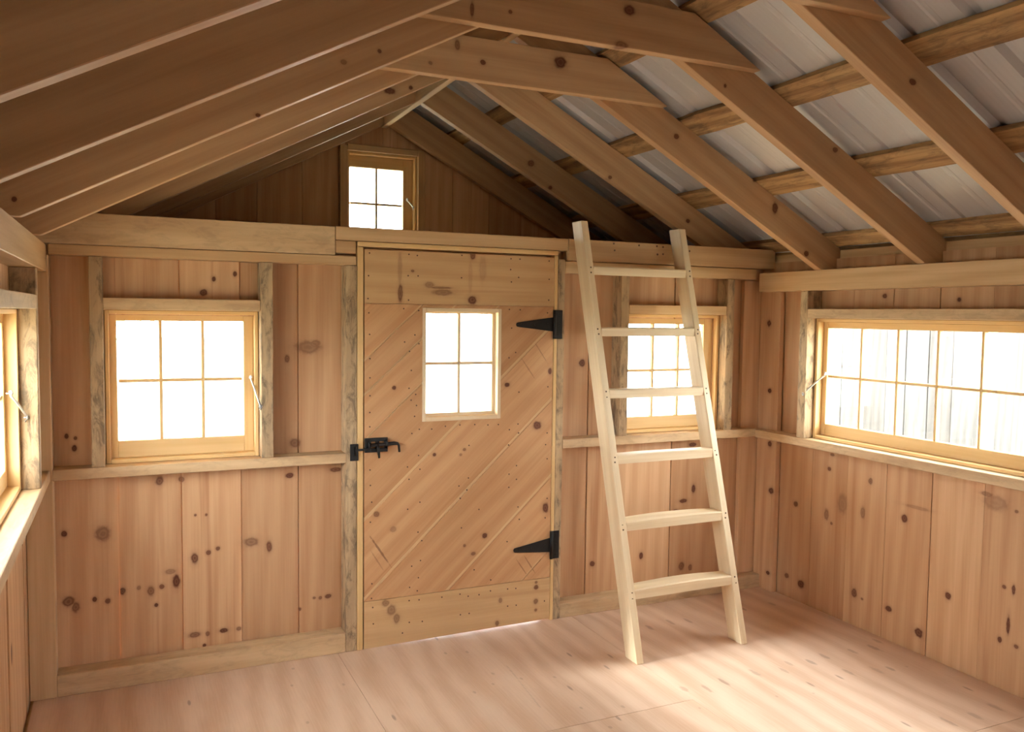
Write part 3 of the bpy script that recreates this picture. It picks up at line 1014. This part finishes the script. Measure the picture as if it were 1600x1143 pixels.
def nail_heads(name, pts, parent, axis='y', r=.0038):
    bm = bmesh.new()
    for p in pts:
        vs = []
        for k in range(6):
            a = k * math.pi / 3
            vs.append((math.cos(a) * r, math.sin(a) * r))
        if axis == 'y':
            top = [bm.verts.new((p[0] + a, p[1] - .0012, p[2] + b)) for a, b in vs]
            bot = [bm.verts.new((p[0] + a, p[1] + .002, p[2] + b)) for a, b in vs]
        else:
            top = [bm.verts.new((p[0] - .0012, p[1] + a, p[2] + b)) for a, b in vs]
            bot = [bm.verts.new((p[0] + .002, p[1] + a, p[2] + b)) for a, b in vs]
        bm.faces.new(top)
        for k in range(6):
            bm.faces.new((top[k], bot[k], bot[(k + 1) % 6], top[(k + 1) % 6]))
    bmesh.ops.recalc_face_normals(bm, faces=bm.faces)
    me = bpy.data.meshes.new(name)
    bm.to_mesh(me)
    bm.free()
    o = link(name, me, 'nail', parent, Matrix.Identity(4))
    o['kind'] = 'stuff'
    return o


nl = []
for (a, b_) in [(125, 118), (120, 237), (117, 357), (332, 125), (376, 131), (328, 237), (380, 238), (305, 410), (610, 130), (608, 248), (868, 148), (915, 150), (866, 205),
                (908, 246), (870, 270), (1068, 160), (1068, 256), (1066, 365), (1060, 432), (860, 414), (917, 416), (122, 432), (126, 545), (128, 672), (128, 773), (128, 867),
                (127, 955), (127, 1030), (310, 585), (336, 634), (364, 548), (345, 734), (333, 828), (344, 890), (368, 860), (372, 918), (362, 975), (348, 1065), (387, 1043),
                (452, 1042), (524, 1027), (600, 1020), (678, 1018), (747, 1020), (802, 1018), (860, 1045), (905, 1015), (908, 1062), (1058, 1062), (893, 640), (858, 668),
                (910, 848), (1062, 820), (330, 365), (384, 420), (872, 512), (385, 594)]:
    p = onY(540 + a / 3.361, 360 + b_ / 3.361, 0)
    nl.append((p.x, -.0015 if p.z > 1.594 else 0.0, p.z))
for (a, b_) in [(128, 181), (130, 262), (137, 350), (130, 455), (325, 165), (383, 105), (390, 177), (333, 230), (326, 387), (390, 350), (400, 552), (380, 507), (393, 656), (347, 686),
                (382, 746), (336, 797), (376, 815), (648, 52), (645, 223), (595, 265), (637, 286), (602, 330), (608, 485), (856, 50), (897, 158), (858, 203), (897, 230), (857, 272),
                (1050, 48), (1058, 122), (1058, 330), (1048, 432), (905, 375), (912, 440), (848, 557), (700, 388), (675, 705), (762, 758), (138, 778), (136, 855), (142, 902),
                (145, 988), (143, 1100), (333, 866), (385, 862), (402, 975), (334, 980), (397, 1053), (298, 1036), (505, 848), (643, 843), (602, 940), (648, 933), (600, 1022), (645, 1015),
                (760, 815), (850, 805), (893, 802), (850, 895), (895, 890), (1043, 868), (1035, 948), (700, 835), (600, 832)]:
    p = onY(540 + a / 3.361, 680 + b_ / 3.361, 0)
    if p.x < DX1 - .006 and p.z > .03:
        nl.append((p.x, -.0015 if p.z < .222 else 0.0, p.z))
nail_heads('nail_heads', nl, door)
nl = []
for (a, b_) in [(360, 325), (370, 383), (625, 320), (633, 388), (875, 338), (1052, 347), (1113, 355), (1058, 428), (1113, 425), (1375, 395)]:
    p = onY(860 + a / 6.35, 330 + b_ / 6.35, 0)
    nl.append((p.x, -.004, p.z))
nail_heads('nail_heads', nl, wf, r=.0055)

# ------------------------------------------------------------------ ladder
LEAN = .285
Y0 = -.648
lad = tag(empty('ladder', (.87, -.6, 0)), 'pale wooden ladder with six rungs leaning on the plate beam', 'ladder')
for x0, x1, zt in ((.560, .598, 2.018), (1.146, 1.184, 2.008)):
    dp = .092
    ys = dp * math.sqrt(1 + LEAN * LEAN)
    p = [(Y0, .001), (Y0 + ys, .001), (Y0 + ys + LEAN * zt, zt), (Y0 + LEAN * zt, zt)]
    prism('rail', [p], 'x', x0, x1, 'ladder', lad, (0, LEAN, 1), bev=.003)
zr = [.288, .582, .880, 1.180, 1.474, 1.772]
for i, z in enumerate(zr):
    hh, dd = .021, (.072, .070, .066, .060, .060, .060)[i]
    bm = bmesh.new()
    n = 8
    rows = []
    for k in range(n + 1):
        t = k / n
        x = .598 + .548 * t
        wob = (.012 if i < 2 else .003) * math.sin(math.pi * (t * .9 + .08))
        top = hh + (.006 if i < 2 else .0) * math.sin(math.pi * t) + J(.0008)
        yf = Y0 + LEAN * z + .003
        rows.append([bm.verts.new(v) for v in ((x, yf, z - hh), (x, yf, z + top - .005), (x, yf + .005, z + top), (x, yf + dd + wob, z + top + (.004 if i < 2 else 0)),
                                               (x, yf + dd + wob, z - hh + .004), (x, yf + .003, z - hh - .001))])
    for a, b in zip(rows, rows[1:]):
        for k in range(6):
            bm.faces.new((a[k], a[(k + 1) % 6], b[(k + 1) % 6], b[k]))
    bm.faces.new(rows[0][::-1])
    bm.faces.new(rows[-1])
    bmesh.ops.recalc_face_normals(bm, faces=bm.faces)
    c = Vector((.87, Y0 + LEAN * z, z))
    bmesh.ops.translate(bm, verts=bm.verts, vec=-c)
    me = bpy.data.meshes.new('rung')
    bm.to_mesh(me)
    bm.free()
    link('rung', me, 'ladder', lad, Matrix.Translation(c))
nl = []
for z in zr:
    for x in (.580, 1.165):
        for dz in (-.012, .012):
            nl.append((x + J(.004), Y0 + LEAN * (z + dz), z + dz + J(.004)))
nail_heads('nail_heads', nl, lad, r=.0042)

# ------------------------------------------------------------------ outdoors
gr = tag(empty('ground', (0, 0, -.32)), 'bright lawn around the cottage', kind='structure')
box('lawn', (-60, 60), (-60, 60), (-.36, -.32), 'grass', gr, 'x', 0)

barn = tag(empty('barn', (4.6, 2.8, -.32)), 'weathered grey plank barn outside the ten-pane window', 'barn')
y = .70
i = 0
while y < 3.7:
    wd = random.uniform(.17, .27)
    box('plank', (4.60 + J(.006), 4.63), (y + .003, y + wd - .003), (-.30, 3.2 + J(.02)), 'barn', barn, 'z', .003)
    y += wd
YE = y
box('corner_trim', (4.575, 4.64), (.60, .70), (-.30, 3.2), 'frame', barn, 'z', .003)
box('end_wall', (4.64, 8.6), (.62, .66), (-.32, 3.2), 'barn', barn, 'z', 0)
box('back_wall', (8.56, 8.6), (.66, YE), (-.32, 3.2), 'barn', barn, 'z', 0)
box('far_wall', (4.64, 8.6), (YE - .04, YE), (-.32, 3.2), 'barn', barn, 'z', 0)
prism('roof', [[(4.3, 3.1), (6.6, 4.6), (8.9, 3.1), (8.9, 3.2), (6.6, 4.72), (4.3, 3.2)]], 'y', .3, YE + .3, 'roofdark', barn, (1, 0, 0))
prism('gable', [[(4.64, 3.2), (8.6, 3.2), (6.6, 4.55)]], 'y', .62, .66, 'barn', barn, (0, 0, 1))

# a thin young tree beyond the porch, in front of window_1
tp = onY(186, 560, 9.0)
tree = tag(empty('tree', (tp.x, 9.0, -.32)), 'thin leafy young tree outside the window left of the door', 'tree')
tube('trunk', [(tp.x, 9, -.33), (tp.x + .05, 9.02, 1.0), (tp.x - .03, 9.0, 2.3), (tp.x + .02, 9.0, 4.2)], [.07, .055, .04, .015], 'bark', tree, 8)
for k in range(9):
    a = k * 2.4
    z0 = 1.1 + k * .3
    tube('branch', [(tp.x, 9, z0), (tp.x + .5 * math.cos(a), 9 + .5 * math.sin(a), z0 + .35), (tp.x + .8 * math.cos(a), 9 + .8 * math.sin(a), z0 + .5)], [.02, .012, .005], 'bark', tree, 6)
bm = bmesh.new()
rr = random.Random(4)
for k in range(1500):
    a = rr.uniform(0, 6.283)
    z = rr.uniform(1.15, 4.3)
    R_ = .95 * math.sqrt(rr.random()) * (1 - abs(z - 2.4) / 2.6)
    c = Vector((tp.x + R_ * math.cos(a), 9 + R_ * math.sin(a), z))
    e1 = Vector((rr.gauss(0, 1), rr.gauss(0, 1), rr.gauss(0, 1))).normalized()
    e2 = e1.orthogonal().normalized()
    s_ = rr.uniform(.03, .05)
    bm.faces.new([bm.verts.new(c + v) for v in (e1 * s_, e2 * s_ * .55, -e1 * s_, -e2 * s_ * .55)])
me = bpy.data.meshes.new('foliage')
bm.to_mesh(me)
bm.free()
fo = link('foliage', me, 'leaf', tree, Matrix.Identity(4))
fo['kind'] = 'stuff'
